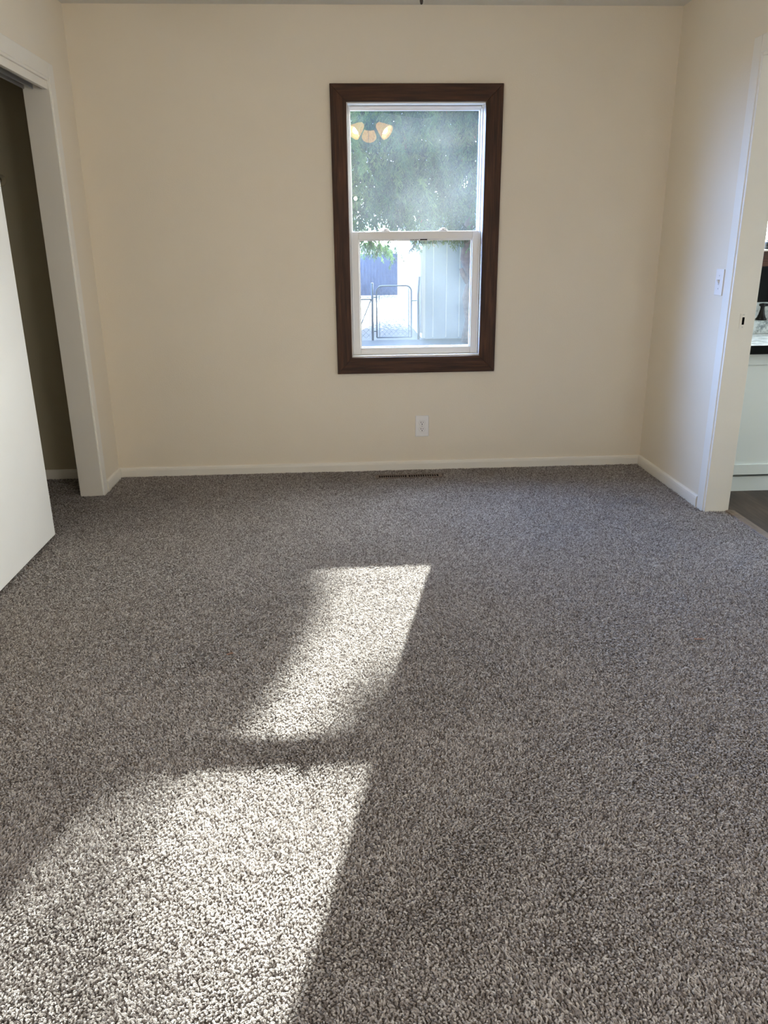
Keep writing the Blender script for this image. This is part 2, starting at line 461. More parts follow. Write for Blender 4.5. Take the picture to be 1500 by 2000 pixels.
lb2.box(1.4485, 1.4555, 0.046, 0.060, 0.7305, 1.3145, 0.0008).box(2.0785, 2.0855, 0.046, 0.060, 0.7305, 1.3145, 0.0008)
lb2.build('glazing_bead', M['vinyl'], ls)
MB().box(1.455, 2.079, 0.050, 0.054, 0.7325, 1.3125).build('pane', M['glass'], ls)
# small printed marks on the top rail of the lower sash
pm = MB()
x = 1.738
for wd in (0.004, 0.003, 0.006, 0.003, 0.005, 0.004, 0.003):
    pm.box(x, x + wd, 0.0452, 0.0462, 1.3150, 1.3185); x += wd + 0.0028
pm.box(1.792, 1.832, 0.0452, 0.0462, 1.3145, 1.3200)
pm.build('printed_mark', M['slot'], ls)
for cx in (1.598, 1.920):
    lk = MB().box(cx - 0.024, cx + 0.024, 0.042, 0.064, 1.3615, 1.368, 0.0015).build('sash_lock', M['vinyl'], ls)
    MB().lathe([(0, 0), (0.011, 0), (0.011, 0.008), (0.006, 0.011), (0, 0.011)], (cx, 0.054, 1.368), (0, 0, 1), 16).box(cx - 0.004, cx + 0.020, 0.045, 0.052, 1.370, 1.377, 0.001).build('cam_lever', M['vinyl'], lk)

# ------------------------------------------------------------------ outlet
ox, oz = 1.803, 0.268
out = empty('electrical_outlet', (ox, 0, oz), 'white two-socket outlet plate low on the wall beneath the window', 'outlet')
MB().box(ox - 0.040, ox + 0.040, -0.0065, 0.0, oz - 0.064, oz + 0.064, 0.004, 3).build('cover_plate', M['plastic'], out)
for dz in (0.0195, -0.0195):
    rc = MB()
    pts = []
    for k in range(28):
        a = 2 * PI * k / 28
        X = 0.0172 * math.cos(a); Z = max(-0.0140, min(0.0140, 0.0172 * math.sin(a)))
        pts.append((ox + X, -0.006, oz + dz + Z))
    rc.poly_prism(pts, (0, -0.0022, 0))
    ro = rc.build('receptacle', M['plastic'], out)
    sl = MB()
    sl.box(ox - 0.0078, ox - 0.0052, -0.0088, -0.0080, oz + dz - 0.001, oz + dz + 0.0085)
    sl.box(ox + 0.0052, ox + 0.0074, -0.0088, -0.0080, oz + dz + 0.000, oz + dz + 0.0075)
    sl.lathe([(0, 0.0008), (0.0029, 0.0008), (0.0029, 0.0)], (ox, -0.0080, oz + dz - 0.0075), (0, -1, 0), 12)
    sl.build('socket_slot', M['slot'], ro)
    rg = MB()
    ring_pts = [(ox + 0.0182 * math.cos(2 * PI * k / 28), -0.0066, oz + dz + max(-0.0150, min(0.0150, 0.0182 * math.sin(2 * PI * k / 28)))) for k in range(29)]
    rg.tube(ring_pts, 0.0005, 5).build('recess_ring', M['screw'], ro)
MB().lathe([(0, 0.001), (0.003, 0.001), (0.0034, 0)], (ox, -0.0064, oz), (0, -1, 0), 12).build('screw', M['screw'], out)

# ------------------------------------------------------------------ switch
sy, sz = -0.775, 1.108
sw = empty('light_switch', (W, sy, sz), 'white toggle light switch on the right wall beside the doorway', 'light switch')
MB().box(W - 0.0062, W, sy - 0.040, sy + 0.036, sz - 0.060, sz + 0.060, 0.0025, 3).build('switch_plate', M['plastic'], sw)
MB().box(W - 0.0070, W - 0.0060, sy - 0.0065, sy + 0.0045, sz - 0.0125, sz + 0.0125).build('toggle_slot', M['screw'], sw)
tg = MB().poly_prism([(W - 0.0068, sy - 0.005, sz - 0.006), (W - 0.0068, sy - 0.005, sz + 0.006), (W - 0.017, sy - 0.005, sz + 0.013), (W - 0.018, sy - 0.005, sz + 0.008)], (0, 0.008, 0), 0.0008)
tg.build('toggle', M['plastic'], sw)
for z in (0.030, -0.030):
    MB().lathe([(0, 0.001), (0.003, 0.001), (0.0034, 0)], (W - 0.0060, sy - 0.001, sz + z), (-1, 0, 0), 10).build('screw', M['screw'], sw)

# ------------------------------------------------------------------ floor register
vt = empty('floor_register', (1.705, -0.135, 0), 'brown metal slotted floor vent sunk in the carpet below the outlet', 'floor vent')
VX0, VX1, VY0, VY1 = 1.515, 1.907, -0.188, -0.116
v = MB()
v.box(VX0, VX1, VY0, VY0 + 0.014, -0.001, 0.0055, 0.001).box(VX0, VX1, VY1 - 0.014, VY1, -0.001, 0.0055, 0.001)
v.box(VX0, VX0 + 0.020, VY0 + 0.014, VY1 - 0.014, -0.001, 0.0055, 0.001).box(VX1 - 0.020, VX1, VY0 + 0.014, VY1 - 0.014, -0.001, 0.0055, 0.001)
v.box(1.698, 1.710, VY0 + 0.014, VY1 - 0.014, -0.001, 0.0055, 0.001)
v.build('register_frame', M['vent'], vt)
MB().box(VX0 + 0.01, VX1 - 0.01, VY0 + 0.01, VY1 - 0.01, -0.0038, -0.0015).build('dark_duct', M['slot'], vt)
for (a, b) in ((VX0 + 0.020, 1.698), (1.710, VX1 - 0.020)):
    n = 13
    lv = MB()
    for k in range(1, n):
        x = a + (b - a) * k / n
        lv.box(x - 0.0020, x + 0.0020, VY0 + 0.014, VY1 - 0.014, -0.001, 0.0055)
    lv.build('louver', M['vent'], vt)

# ------------------------------------------------------------------ ceiling fan with lit lamp cluster
FX, FY = 1.605, -1.86
fan = empty('ceiling_fan', (FX, FY, H), 'ceiling fan whose dark pull chain hangs into view and lamps mirror in the glass', 'ceiling fan')
MB().lathe([(0, 0), (0.075, 0), (0.075, -0.02), (0.05, -0.05), (0.016, -0.055), (0.016, -0.09), (0.09, -0.10), (0.11, -0.13), (0.11, -0.19), (0.08, -0.22), (0.05, -0.225), (0.05, -0.26), (0.07, -0.265), (0.07, -0.30), (0.03, -0.32), (0, -0.32)], (FX, FY, H), (0, 0, 1), 32).build('motor_housing', M['chain'], fan, True)
for k in range(5):
    a = PI / 2 + 0.3 + k * 2 * PI / 5
    R = Matrix.Translation((FX, FY, 0)) @ Matrix.Rotation(a, 4, 'Z') @ Matrix.Rotation(math.radians(10), 4, 'X')
    b = MB().poly_prism([(0.20, -0.045, 0), (0.60, -0.065, 0), (0.64, -0.04, 0), (0.65, 0, 0), (0.64, 0.04, 0), (0.60, 0.065, 0), (0.20, 0.045, 0)], (0, 0, 0.006))
    bmesh.ops.transform(b.bm, matrix=Matrix.Translation((0, 0, 2.265)) @ R, verts=b.bm.verts)
    bl = b.build('blade', M['blade'], fan)
    ir = MB().box(0.085, 0.27, -0.016, 0.016, -0.006, 0.0, 0.001)
    bmesh.ops.transform(ir.bm, matrix=Matrix.Translation((0, 0, 2.265)) @ R, verts=ir.bm.verts)
    ir.build('blade_iron', M['chain'], bl)
for k, a in enumerate((math.radians(35), math.radians(145), math.radians(270))):
    dx, dy = math.cos(a), math.sin(a)
    base = Vector((FX + dx * 0.055, FY + dy * 0.055, 2.165))
    axis = Vector((dx * 0.86, dy * 0.86, -0.62)).normalized()
    am = MB().tube([(FX + dx * 0.03, FY + dy * 0.03, 2.15), base, base + axis * 0.03], 0.012, 10).build('lamp_arm', M['chain'], fan, True)
    MB().lathe([(0.020, 0.0), (0.030, 0.02), (0.043, 0.055), (0.052, 0.085), (0.058, 0.105), (0.0565, 0.105), (0.050, 0.085), (0.041, 0.055), (0.028, 0.022), (0.018, 0.002)], base + axis * 0.02, axis, 28).build('lamp_shade', M['shade'], fan, True)
    MB().lathe([(0, 0.0), (0.013, 0.0), (0.014, 0.03), (0.026, 0.055), (0.028, 0.075), (0.018, 0.092), (0, 0.097)], base + axis * 0.02, axis, 20).build('light_bulb', M['bulb'], fan, True)
CXp, CYp = 1.596, -1.90
ch = MB().tube([(CXp, CYp, 2.13), (CXp, CYp, 1.998)], 0.0012, 6)
for k in range(34):
    ch.lathe([(0, -0.0019), (0.0019, 0), (0, 0.0019)], (CXp, CYp, 2.128 - k * 0.004), (0, 0, 1), 6)
chn = ch.build('pull_chain', M['chain'], fan)
MB().lathe([(0, 0), (0.0022, -0.001), (0.0034, -0.008), (0.0052, -0.016), (0.0052, -0.024), (0.0036, -0.031), (0, -0.033)], (CXp, CYp, 2.0), (0, 0, 1), 14).build('chain_fob', M['chain'], chn, True)

# sconce on the wall behind the camera, mirrored as two tiny dots in the upper pane
sc_ = empty('wall_sconce', (1.56, REAR, 1.87), 'two-bulb wall lamp behind the camera mirrored as tiny dots in the upper pane', 'wall lamp')
MB().box(1.47, 1.65, REAR, REAR + 0.02, 1.836, 1.896, 0.004).build('backplate', M['chain'], sc_)
for x in (1.525, 1.597):
    MB().tube([(x, REAR + 0.02, 1.866), (x, REAR + 0.07, 1.866)], 0.008, 10).build('arm', M['chain'], sc_)
    MB().lathe([(0, -0.028), (0.018, -0.021), (0.028, 0), (0.018, 0.021), (0, 0.028)], (x, REAR + 0.095, 1.866), (0, 0, 1), 16).build('light_bulb', M['bulb_far'], sc_, True)

# ------------------------------------------------------------------ unseen windows added beside the camera to hold the fill lamps
def simple_window(name, axis, a0, a1, z0, z1, t, label):
    w = empty(name, ((a0 + a1) / 2, t, z0) if axis == 0 else (t, (a0 + a1) / 2, z0), label, 'window', kind='structure')
    m = MB(); gl = MB()
    def bx(mm, p, q, r, s, d0, d1):
        if axis == 0: mm.box(p, q, t + d0, t + d1, r, s)
        else: mm.box(t + d0, t + d1, p, q, r, s)
    for (p, q, r, s) in ((a0, a0 + .04, z0, z1), (a1 - .04, a1, z0, z1), (a0 + .04, a1 - .04, z0, z0 + .04), (a0 + .04, a1 - .04, z1 - .04, z1), (a0 + .04, a1 - .04, (z0 + z1) / 2 - .02, (z0 + z1) / 2 + .02)):
        bx(m, p, q, r, s, -0.03, 0.03)
    m.build('window_frame', M['vinyl'], w)
    bx(gl, a0 + .04, a1 - .04, z0 + .04, z1 - .04, -0.002, 0.002)
    gl.build('pane', M['glass_clean'], w)
    return w
simple_window('fill_window_left', 1, -4.95, -3.65, 0.75, 1.95, -0.075, 'unseen white window added in the left wall for fill light')
simple_window('fill_window_right', 1, -6.0, -4.4, 0.8, 2.1, W + 0.085, 'unseen white window added in the right wall for fill light')

# ------------------------------------------------------------------ kitchen
kw = empty('window_4', (4.2, 0, KZ0), 'kitchen window seen through the doorway above the sink', 'window', kind='structure')
MB().box(KX0 - 0.09, KX1 + 0.09, -0.02, 0.0, KZ0 - 0.082, KZ0, 0.0015).build('wood_casing', M['wood_h'], kw)
MB().box(KX0 - 0.09, KX1 + 0.09, -0.02, 0.0, KZ1, KZ1 + 0.09, 0.0015).build('wood_casing', M['wood_h'], kw)
for (a, b) in ((KX0 - 0.09, KX0), (KX1, KX1 + 0.09)):
    MB().box(a, b, -0.02, 0.0, KZ0 + 0.0005, KZ1 - 0.0005, 0.0015).build('wood_casing', M['wood_v'], kw)
ring(KX0, KX1, KZ0, KZ1, 0.022, 0.002, 0.11, 0.001, wb=0.010).build('window_frame', M['vinyl'], kw)
MB().box(KX0 + 0.022, KX1 - 0.022, 0.075, 0.079, KZ0 + 0.010, KZ1 - 0.022).build('pane', M['glass_clean'], kw)

pot = empty('small_canister', (3.798, 0.035, KZ0 + 0.01), 'dark rounded canister on the kitchen window ledge', 'canister')
MB().lathe([(0, 0), (0.024, 0), (0.031, 0.006), (0.034, 0.022), (0.031, 0.038), (0.022, 0.043), (0, 0.044)], (3.798, 0.035, KZ0 + 0.0105), (0, 0, 1), 24).build('body', M['blackmat'], pot, True)
MB().lathe([(0, 0), (0.019, 0), (0.019, 0.005), (0.006, 0.008), (0, 0.009)], (3.798, 0.035, KZ0 + 0.054), (0, 0, 1), 20).build('lid', M['blackmat'], pot, True)

CB0, CB1 = W + 0.13, 5.55
bs = struct(MB().box(CB0, CB1, -0.012, 0.0, 0.955, KZ0 - 0.0825), 'trim_4', M['black'], 'glossy black backsplash under the kitchen window', 'backsplash')
ct = empty('countertop', (4.3, -0.3, 0.75), 'grey marble kitchen counter with a black front edge', 'countertop')
MB().box(CB0, CB1, -0.645, 0.0, 0.752, 0.790, 0.001).build('slab', M['marble'], ct)
MB().box(CB0, CB1, -0.655, -0.6455, 0.746, 0.790, 0.001).build('front_edge', M['black'], ct)
MB().box(CB0, CB1, -0.150, -0.0, 0.7905, 0.862, 0.002).build('ledge', M['marble'], ct)
MB().box(CB0, CB1, -0.014, -0.0, 0.8625, 0.954, 0.002).build('upstand', M['marble'], ct)

cb = empty('base_cabinet', (4.3, -0.3, 0), 'pale blue-white shaker base cabinet through the right doorway', 'cabinet')
MB().box(CB0, CB1, -0.585, -0.002, 0.105, 0.7455).build('body', M['cabinet'], cb)
MB().box(CB0, CB1, -0.590, -0.500, -0.002, 0.0795).build('toe_kick', M['cabinet'], cb)
xa = CB0 + 0.003
for k in range(3):
    xb = xa + 0.74
    dd = ring(xa, xb, 0.095, 0.742, 0.056, -0.607, -0.5865, 0.001)
    do = dd.build('door', M['cabinet'], cb)
    MB().box(xa + 0.05, xb - 0.05, -0.595, -0.5885, 0.145, 0.692).build('panel', M['cabinet'], do)
    MB().tube([(xb - 0.03, -0.607, 0.60), (xb - 0.03, -0.631, 0.60), (xb - 0.03, -0.631, 0.70), (xb - 0.03, -0.607, 0.70)], 0.004, 8).build('handle', M['blackmat'], do)
    xa = xb + 0.004

fc = empty('kitchen_faucet', (3.735, -0.09, 0.8625), 'black faucet with a flared base on the kitchen counter ledge', 'faucet')
MB().lathe([(0, 0), (0.030, 0), (0.030, 0.006), (0.024, 0.014), (0.017, 0.032), (0.012, 0.058), (0.011, 0.070), (0.014, 0.076), (0.013, 0.088), (0.007, 0.092), (0, 0.093)], (3.742, -0.09, 0.8625), (0, 0, 1), 24).build('faucet_base', M['blackmat'], fc, True)
MB().tube([(3.722, -0.092, 0.946), (3.742, -0.09, 0.946), (3.80, -0.09, 0.944), (3.87, -0.09, 0.948)], 0.006, 10, rs=[0.007, 0.009, 0.006, 0.005]).build('lever', M['blackmat'], fc, True)
pts = [(3.88, -0.09, 0.863), (3.88, -0.09, 1.05)] + [(3.88, -0.09 - 0.09 + 0.09 * math.cos(t), 1.05 + 0.09 * math.sin(t)) for t in [k * PI / 8 for k in range(1, 9)]] + [(3.88, -0.27, 1.0)]
MB().tube(pts, 0.011, 12).build('spout', M['blackmat'], fc, True)

# ------------------------------------------------------------------ outdoors
GZ = -0.9
def snow_mat():
    m, nt, b = newmat('snowy_ground')
    vec = tex_coord(nt)
    f = add_noise(nt, vec, 9.0, 6, 0.75)
    f2 = add_noise(nt, vec, 0.35, 2, 0.5)
    sep = nt.nodes.new('ShaderNodeSeparateXYZ'); nt.links.new(vec, sep.inputs[0])
    m1 = nt.nodes.new('ShaderNodeMapRange')      # denser leaf litter near the cedar, doubling as tree shade painted on the snow
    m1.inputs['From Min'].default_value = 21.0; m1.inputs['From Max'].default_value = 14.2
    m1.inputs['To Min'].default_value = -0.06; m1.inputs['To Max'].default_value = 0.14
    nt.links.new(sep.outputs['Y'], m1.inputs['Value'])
    a = nt.nodes.new('ShaderNodeMath'); a.operation = 'ADD'
    nt.links.new(f, a.inputs[0]); nt.links.new(m1.outputs[0], a.inputs[1])
    a2 = nt.nodes.new('ShaderNodeMath'); a2.operation = 'MULTIPLY_ADD'; a2.inputs[1].default_value = 0.3; 
    nt.links.new(f2, a2.inputs[0]); nt.links.new(a.outputs[0], a2.inputs[2])
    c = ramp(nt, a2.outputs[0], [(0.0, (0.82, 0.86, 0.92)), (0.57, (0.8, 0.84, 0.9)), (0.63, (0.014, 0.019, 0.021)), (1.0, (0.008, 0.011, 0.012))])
    nt.links.new(c, b.inputs['Base Color']); b.inputs['Roughness'].default_value = 0.9
    return m
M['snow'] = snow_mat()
struct(MB().box(-40, 60, 0.16, 70, GZ - 0.3, GZ), 'ground', M['snow'], 'snowy yard with leaf litter and painted tree shade outside the window', 'ground')
M['shed'] = plain('shed_shaded_front', (0.36, 0.44, 0.54), 0.7, 0.3, 0.2, 20, var=0.04, vscale=2)  # shade on the white shed's front is put into this blue-grey
M['shed_white'] = plain('shed_white_paint', (0.85, 0.85, 0.83), 0.7, 0.3)
M['fence'] = wood('weathered_fence', 2, (0.008, 0.018, 0.05), (0.018, 0.035, 0.09), (0.035, 0.06, 0.12), 0.8, 6, 2)
M['galv'] = plain('galvanised_steel', (0.07, 0.10, 0.13), 0.5, 0.4, metal=0.2)
M['bark'] = plain('cedar_bark', (0.16, 0.10, 0.075), 0.9, 0.2, 1.0, 25, var=0.35, vscale=12)

shed = empty('shed', (5.2, 18, GZ), 'pale panelled shed beyond the yard gate on the right', 'shed')
SX0, SX1, SY0, SY1 = 3.345, 7.4, 14.62, 22.4
bd = MB().box(SX0, SX1, SY0, SY1, GZ, 1.75).build('wall', M['shed'], shed)
for k in range(12):
    x = 3.585 + k * 0.312
    MB().box(x - 0.012, x + 0.012, SY0 - 0.018, SY0, GZ + 0.04, 1.72).build('batten', M['shed_white'], shed)
MB().box(SX0 - 0.03, SX0 - 0.0005, SY0 - 0.02, SY1, GZ + 0.02, 1.74).build('side_siding', M['shed_white'], shed)
MB().box(SX0 - 0.03, SX0 + 0.05, SY0 - 0.028, SY0 - 0.0005, GZ + 0.02, 1.74, 0.004).build('corner_board', M['shed_white'], shed)
rf = MB().poly_prism([(SX0 - 0.35, SY0 - 0.35, 1.72), (5.4, SY0 - 0.35, 2.75), (SX1 + 0.35, SY0 - 0.35, 1.72), (SX1 + 0.35, SY0 - 0.35, 1.62), (5.4, SY0 - 0.35, 2.63), (SX0 - 0.35, SY0 - 0.35, 1.62)], (0, SY1 - SY0 + 0.7, 0))
rf.build('roof', M['shed_white'], shed)
MB().poly_prism([(SX0, SY0, 1.7501), (5.4, SY0, 2.64), (SX1, SY0, 1.7501)], (0, 0.1, 0)).build('gable', M['shed'], shed)
MB().tube([(SX0 - 0.32, SY0 - 0.06, 1.55), (SX0 - 0.30, SY0 - 0.06, 1.35), (SX0 - 0.06, SY0 - 0.06, 1.12), (SX0 - 0.045, SY0 - 0.06, 0.9), (SX0 - 0.045, SY0 - 0.06, GZ + 0.15)], 0.035, 10).build('downspout', M['shed_white'], shed, True)

# timber fence at the end of the yard
fn = empty('wooden_fence', (1.8, 31, GZ), 'tall weathered board fence far down the snowy yard', 'fence')
fb = MB(); x = -3.0
while x < 6.0:
    fb.box(x, x + 0.138, 31.0, 31.02, GZ + 0.03, 0.86 + random.uniform(-.01, .01)); x += 0.1395
fb.build('board_panel', M['fence'], fn)
for z in (-0.5, 0.6):
    MB().box(-3.0, 6.0, 31.021, 31.07, z, z + 0.09).build('rail', M['fence'], fn)
gr = empty('garage', (1.0, 36, GZ), 'white outbuilding whose eave shows above the far fence', 'garage')
MB().box(-4.0, 7.6, 34, 40, GZ, 1.02).build('wall', M['shed_white'], gr)
MB().poly_prism([(-4.3, 33.6, 1.03), (7.9, 33.6, 1.03), (7.9, 33.6, 1.20), (-4.3, 33.6, 1.20)], (0, 6.8, 0)).build('roof', M['shed_white'], gr)
wh = empty('house', (-4, 20, GZ), 'white neighbouring house wall at the left of the lower pane', 'house')
MB().box(-10.0, 1.93, 19.4, 30, GZ, 2.6).build('wall', M['shed_white'], wh)
MB().poly_prism([(-10.4, 19.0, 2.6), (2.1, 19.0, 2.6), (-4.2, 19.0, 6.0)], (0, 11.4, 0)).build('roof', M['shed_white'], wh)

# chain link fence and gate
GY = 14.55
def diamonds(mb, x0, x1, z0, z1, s=0.085, r=0.0028):
    w, h = x1 - x0, z1 - z0
    k = -h
    while k < w:
        for sg in (1, -1):
            a = max(0, k); b = min(w, k + h)
            if b > a:
                if sg == 1: p, q = (x0 + a, z0 + (a - k)), (x0 + b, z0 + (b - k))
                else: p, q = (x0 + a, z1 - (a - k)), (x0 + b, z1 - (b - k))
                mb.tube([(p[0], GY, p[1]), (q[0], GY, q[1])], r, 4, cap=False)
        k += s * 1.3
gt = empty('yard_gate', (2.66, GY, GZ), 'low galvanised chain link gate with rounded top corners', 'gate')
gx0, gx1, gz0, gz1 = 2.235, 3.06, GZ + 0.06, 0.345
rr = 0.13
pts = [(gx0, GY, gz0), (gx0, GY, gz1 - rr)] + [(gx0 + rr - rr * math.cos(t), GY, gz1 - rr + rr * math.sin(t)) for t in (PI / 8, PI / 4, 3 * PI / 8, PI / 2)] + \
      [(gx1 - rr + rr * math.sin(t), GY, gz1 - rr + rr * math.cos(t)) for t in (0, PI / 8, PI / 4, 3 * PI / 8, PI / 2)] + [(gx1, GY, gz0), (gx0, GY, gz0)]
MB().tube(pts, 0.019, 10).build('gate_frame', M['galv'], gt, True)
for x in (gx0 + 0.065, gx1 - 0.065):
    MB().tube([(x, GY, gz0), (x, GY, gz1 - 0.05)], 0.008, 6).build('tension_bar', M['galv'], gt)
dm = MB(); diamonds(dm, gx0 + 0.02, gx1 - 0.02, gz0 + 0.02, gz1 - 0.05); dm.build('wire_mesh', M['galv'], gt)
MB().tube([(gx1, GY, 0.0), (gx1 + 0.132, GY, 0.0)], 0.012, 8).build('latch', M['galv'], gt)
for z in (gz0 + 0.15, gz1 - 0.25):
    MB().tube([(gx0, GY, z), (gx0 - 0.068, GY, z)], 0.016, 8).build('hinge', M['galv'], gt)
cf = empty('chain_link_fence', (1.0, GY, GZ), 'chain link fence left of the gate with a diagonal brace', 'fence')
MB().tube([(2.135, GY, GZ), (2.135, GY, 0.42)], 0.028, 12).build('post', M['galv'], cf, True)
MB().tube([(-0.5, GY, GZ), (-0.5, GY, 0.42)], 0.028, 12).build('post', M['galv'], cf, True)
MB().tube([(2.11, GY, 0.05), (1.72, GY, GZ + 0.05)], 0.014, 8).build('brace', M['galv'], cf, True)
MB().tube([(-0.5, GY, 0.05), (2.11, GY, 0.05)], 0.016, 8).build('top_rail', M['galv'], cf, True)
dm = MB(); diamonds(dm, -0.5, 2.12, GZ + 0.05, 0.05, 0.1); dm.build('wire_mesh', M['galv'], cf)
tag(MB().tube([(3.235, 14.54, GZ), (3.225, 14.54, 0.15), (3.245, 14.54, 0.55)], 0.03, 8, rs=[0.03, 0.03, 0.02]).build('gate_post', M['galv'], None, True), 'slim grey gate post in front of the shed corner', 'post')

# cedar: trunk, limbs and drooping sprays
tree = empty('cedar_tree', (4.35, 13.85, GZ), 'large green cedar filling the upper pane, trunk at the right', 'tree')
TX, TY = 4.32, 13.85
tk = MB()
tpts = [(TX + 0.0, TY, GZ), (TX + 0.03, TY, -0.4), (TX - 0.06, TY, 0.1), (TX + 0.04, TY, 0.5), (TX - 0.10, TY, 0.95), (TX - 0.06, TY, 1.4), (TX, TY, 2.4), (TX - .1, TY, 4.5), (TX, TY, 8.6)]
tk.tube(tpts, 0.1, 12, rs=[0.17, 0.11, 0.10, 0.09, 0.12, 0.10, 0.09, 0.06, 0.015])
tk.tube([(TX - 0.05, TY, 0.42), (TX - 0.16, TY - .02, 0.62), (TX - 0.20, TY - .02, 0.74)], 0.05, 10, rs=[0.05, 0.06, 0.045])
tk.tube([(TX + 0.02, TY, 0.9), (TX + 0.22, TY, 1.35), (TX + 0.5, TY, 1.9)], 0.05, 8, rs=[0.07, 0.05, 0.04])
tk.tube([(TX - 0.05, TY, 1.2), (TX - 0.5, TY - .1, 1.9), (TX - 1.2, TY - .2, 2.4)], 0.05, 8, rs=[0.06, 0.04, 0.02])
tk.build('trunk', M['bark'], tree, True)

def foliage_mat():
    m = bpy.data.materials.new('cedar_foliage'); m.use_nodes = True
    nt = m.node_tree; nt.nodes.clear()
    out = nt.nodes.new('ShaderNodeOutputMaterial')
    at = nt.nodes.new('ShaderNodeAttribute'); at.attribute_name = 'tint'
    c = ramp(nt, at.outputs['Fac'], [(0.0, (0.02, 0.055, 0.03)), (0.5, (0.085, 0.18, 0.06)), (0.93, (0.20, 0.32, 0.09)), (1.0, (0.30, 0.16, 0.07))])
    d = nt.nodes.new('ShaderNodeBsdfDiffuse'); t = nt.nodes.new('ShaderNodeBsdfTranslucent')
    mx = nt.nodes.new('ShaderNodeMixShader'); mx.inputs[0].default_value = 0.25
    nt.links.new(c, d.inputs[0]); nt.links.new(c, t.inputs[0])
    nt.links.new(d.outputs[0], mx.inputs[1]); nt.links.new(t.outputs[0], mx.inputs[2]); nt.links.new(mx.outputs[0], out.inputs['Surface'])
    return m
M['foliage'] = foliage_mat()

def frond(seed):
    """a drooping feathery spray hanging down -z, ~0.45 m long: (verts, quads)"""
    r = np.random.default_rng(seed); vs = []; fs = []
    def leaf(p, d, L, w):
        d = d / np.linalg.norm(d); s = np.cross(d, r.normal(size=3)); s /= np.linalg.norm(s)
        i = len(vs); vs.extend([p - s * w * .4, p + s * w * .4, p + d * L * .6 + s * w, p + d * L, p + d * L * .6 - s * w])
        fs.append((i, i + 1, i + 2, i + 3, i + 4))
    n = 13
    sway = r.uniform(-.35, .35, 2)
    for k in range(n):
        t = k / n
        p = np.array([sway[0] * t * t * .5, sway[1] * t * t * .5, -t * 0.42])
        for sd in (-1, 1):
            ang = r.uniform(0, 2 * PI)
            sdv = np.array([math.cos(ang) * .8, math.sin(ang) * .8, -1.0]) * 1.0
            L = 0.16 * (1 - .55 * t) * r.uniform(.7, 1.2)
            leaf(p, sdv, L, 0.011)
            q = p + sdv / np.linalg.norm(sdv) * L * .45
            for j in range(2):
                leaf(q, sdv + r.normal(size=3) * .55, L * .55, 0.008)
    leaf(np.array([sway[0] * .5, sway[1] * .5, -.42]), np.array([0, 0, -1.]), .08, .01)
    return np.array(vs), np.array(fs)
FR = [frond(s) for s in range(6)]
sun_v = np.array(SUN)
def shadow_pt(P):
    k = P[..., 2] / sun_v[2]
    return P[..., 0] - sun_v[0] * k, P[..., 1] - sun_v[1] * k

def in_poly(X, Y, poly):
    m = np.zeros(np.shape(X), bool); n = len(poly)
    for a in range(n):
        x1, y1 = poly[a]; x2, y2 = poly[(a + 1) % n]
        c = ((y1 > Y) != (y2 > Y)) & (X < (x2 - x1) * (Y - y1) / (y2 - y1 + 1e-12) + x1)
        m ^= c
    return m
# openings cut in the cedar's unseen upper crown, outlined as sun patches on the carpet
GAPS = [[(1.25, -1.2), (1.95, -1.2), (1.75, -2.24), (1.46, -2.38), (1.30, -2.58), (1.21, -2.80), (1.02, -2.76), (1.13, -2.25), (1.24, -1.8)],
        [(0.88, -2.74), (1.70, -2.70), (1.50, -3.38), (1.05, -3.42), (0.92, -3.38), (0.88, -3.15), (0.78, -2.98)]]
SPARSE = [[(0.90, -2.76), (1.7, -2.72), (1.5, -4.7), (-0.2, -4.7), (0.25, -3.45), (0.54, -3.20), (0.70, -3.0)]]
def gap(X, Y):
    m = np.zeros(np.shape(X), bool)
    for g_ in GAPS: m |= in_poly(X, Y, g_)
    return m
def sparse(X, Y):
    return in_poly(X, Y, SPARSE[0])

VV, FFc, TT = [], [], []
base = 0
cnt = 0
def crown_r(z):
    # half width of crown
    return np.interp(z, [0.9, 2.0, 3.0, 4.6, 6.2, 8.4, 9.6], [1.6, 2.7, 3.1, 2.7, 2.1, 1.2, 0.15])
def add_sprays(P, scale):
    global base
    for p, sc in zip(P, scale):
        v, f = FR[rng.integers(6)]
        a = rng.uniform(0, 2 * PI); ca, sa = math.cos(a), math.sin(a)
        tl = rng.normal(0, .28, 2)
        R = np.array([[ca, -sa, tl[0]], [sa, ca, tl[1]], [0, 0, 1]])
        w = v @ R.T * sc + p
        VV.append(w); FFc.append(f + base); base += len(v)
        tt = np.clip(rng.normal(0.5, 0.22) + rng.normal(0, 0.12, len(f)), 0, 0.92)
        if rng.random() < 0.004: tt[:] = 1.0
        TT.append(tt)
# clustered sprays
NCL = 500
P_all, S_all = [], []
for c in range(NCL):
    z = rng.uniform(2.0, 9.3) if c > 330 else rng.uniform(2.0, 4.8)
    a = rng.uniform(0, 2 * PI); rad = crown_r(z) * math.sqrt(rng.uniform(0.10, 1.0))
    c0 = np.array([3.75 + rad * math.cos(a), min(TY - 0.9 + 0.6 * rad * math.sin(a), 13.4 if z < 4.0 else 99), z])
    n = int(rng.integers(9, 17))
    P = c0 + rng.normal(size=(n, 3)) * np.array([.30, .26, .24])
    P_all.append(P); S_all.append(rng.uniform(.7, 1.25, n))
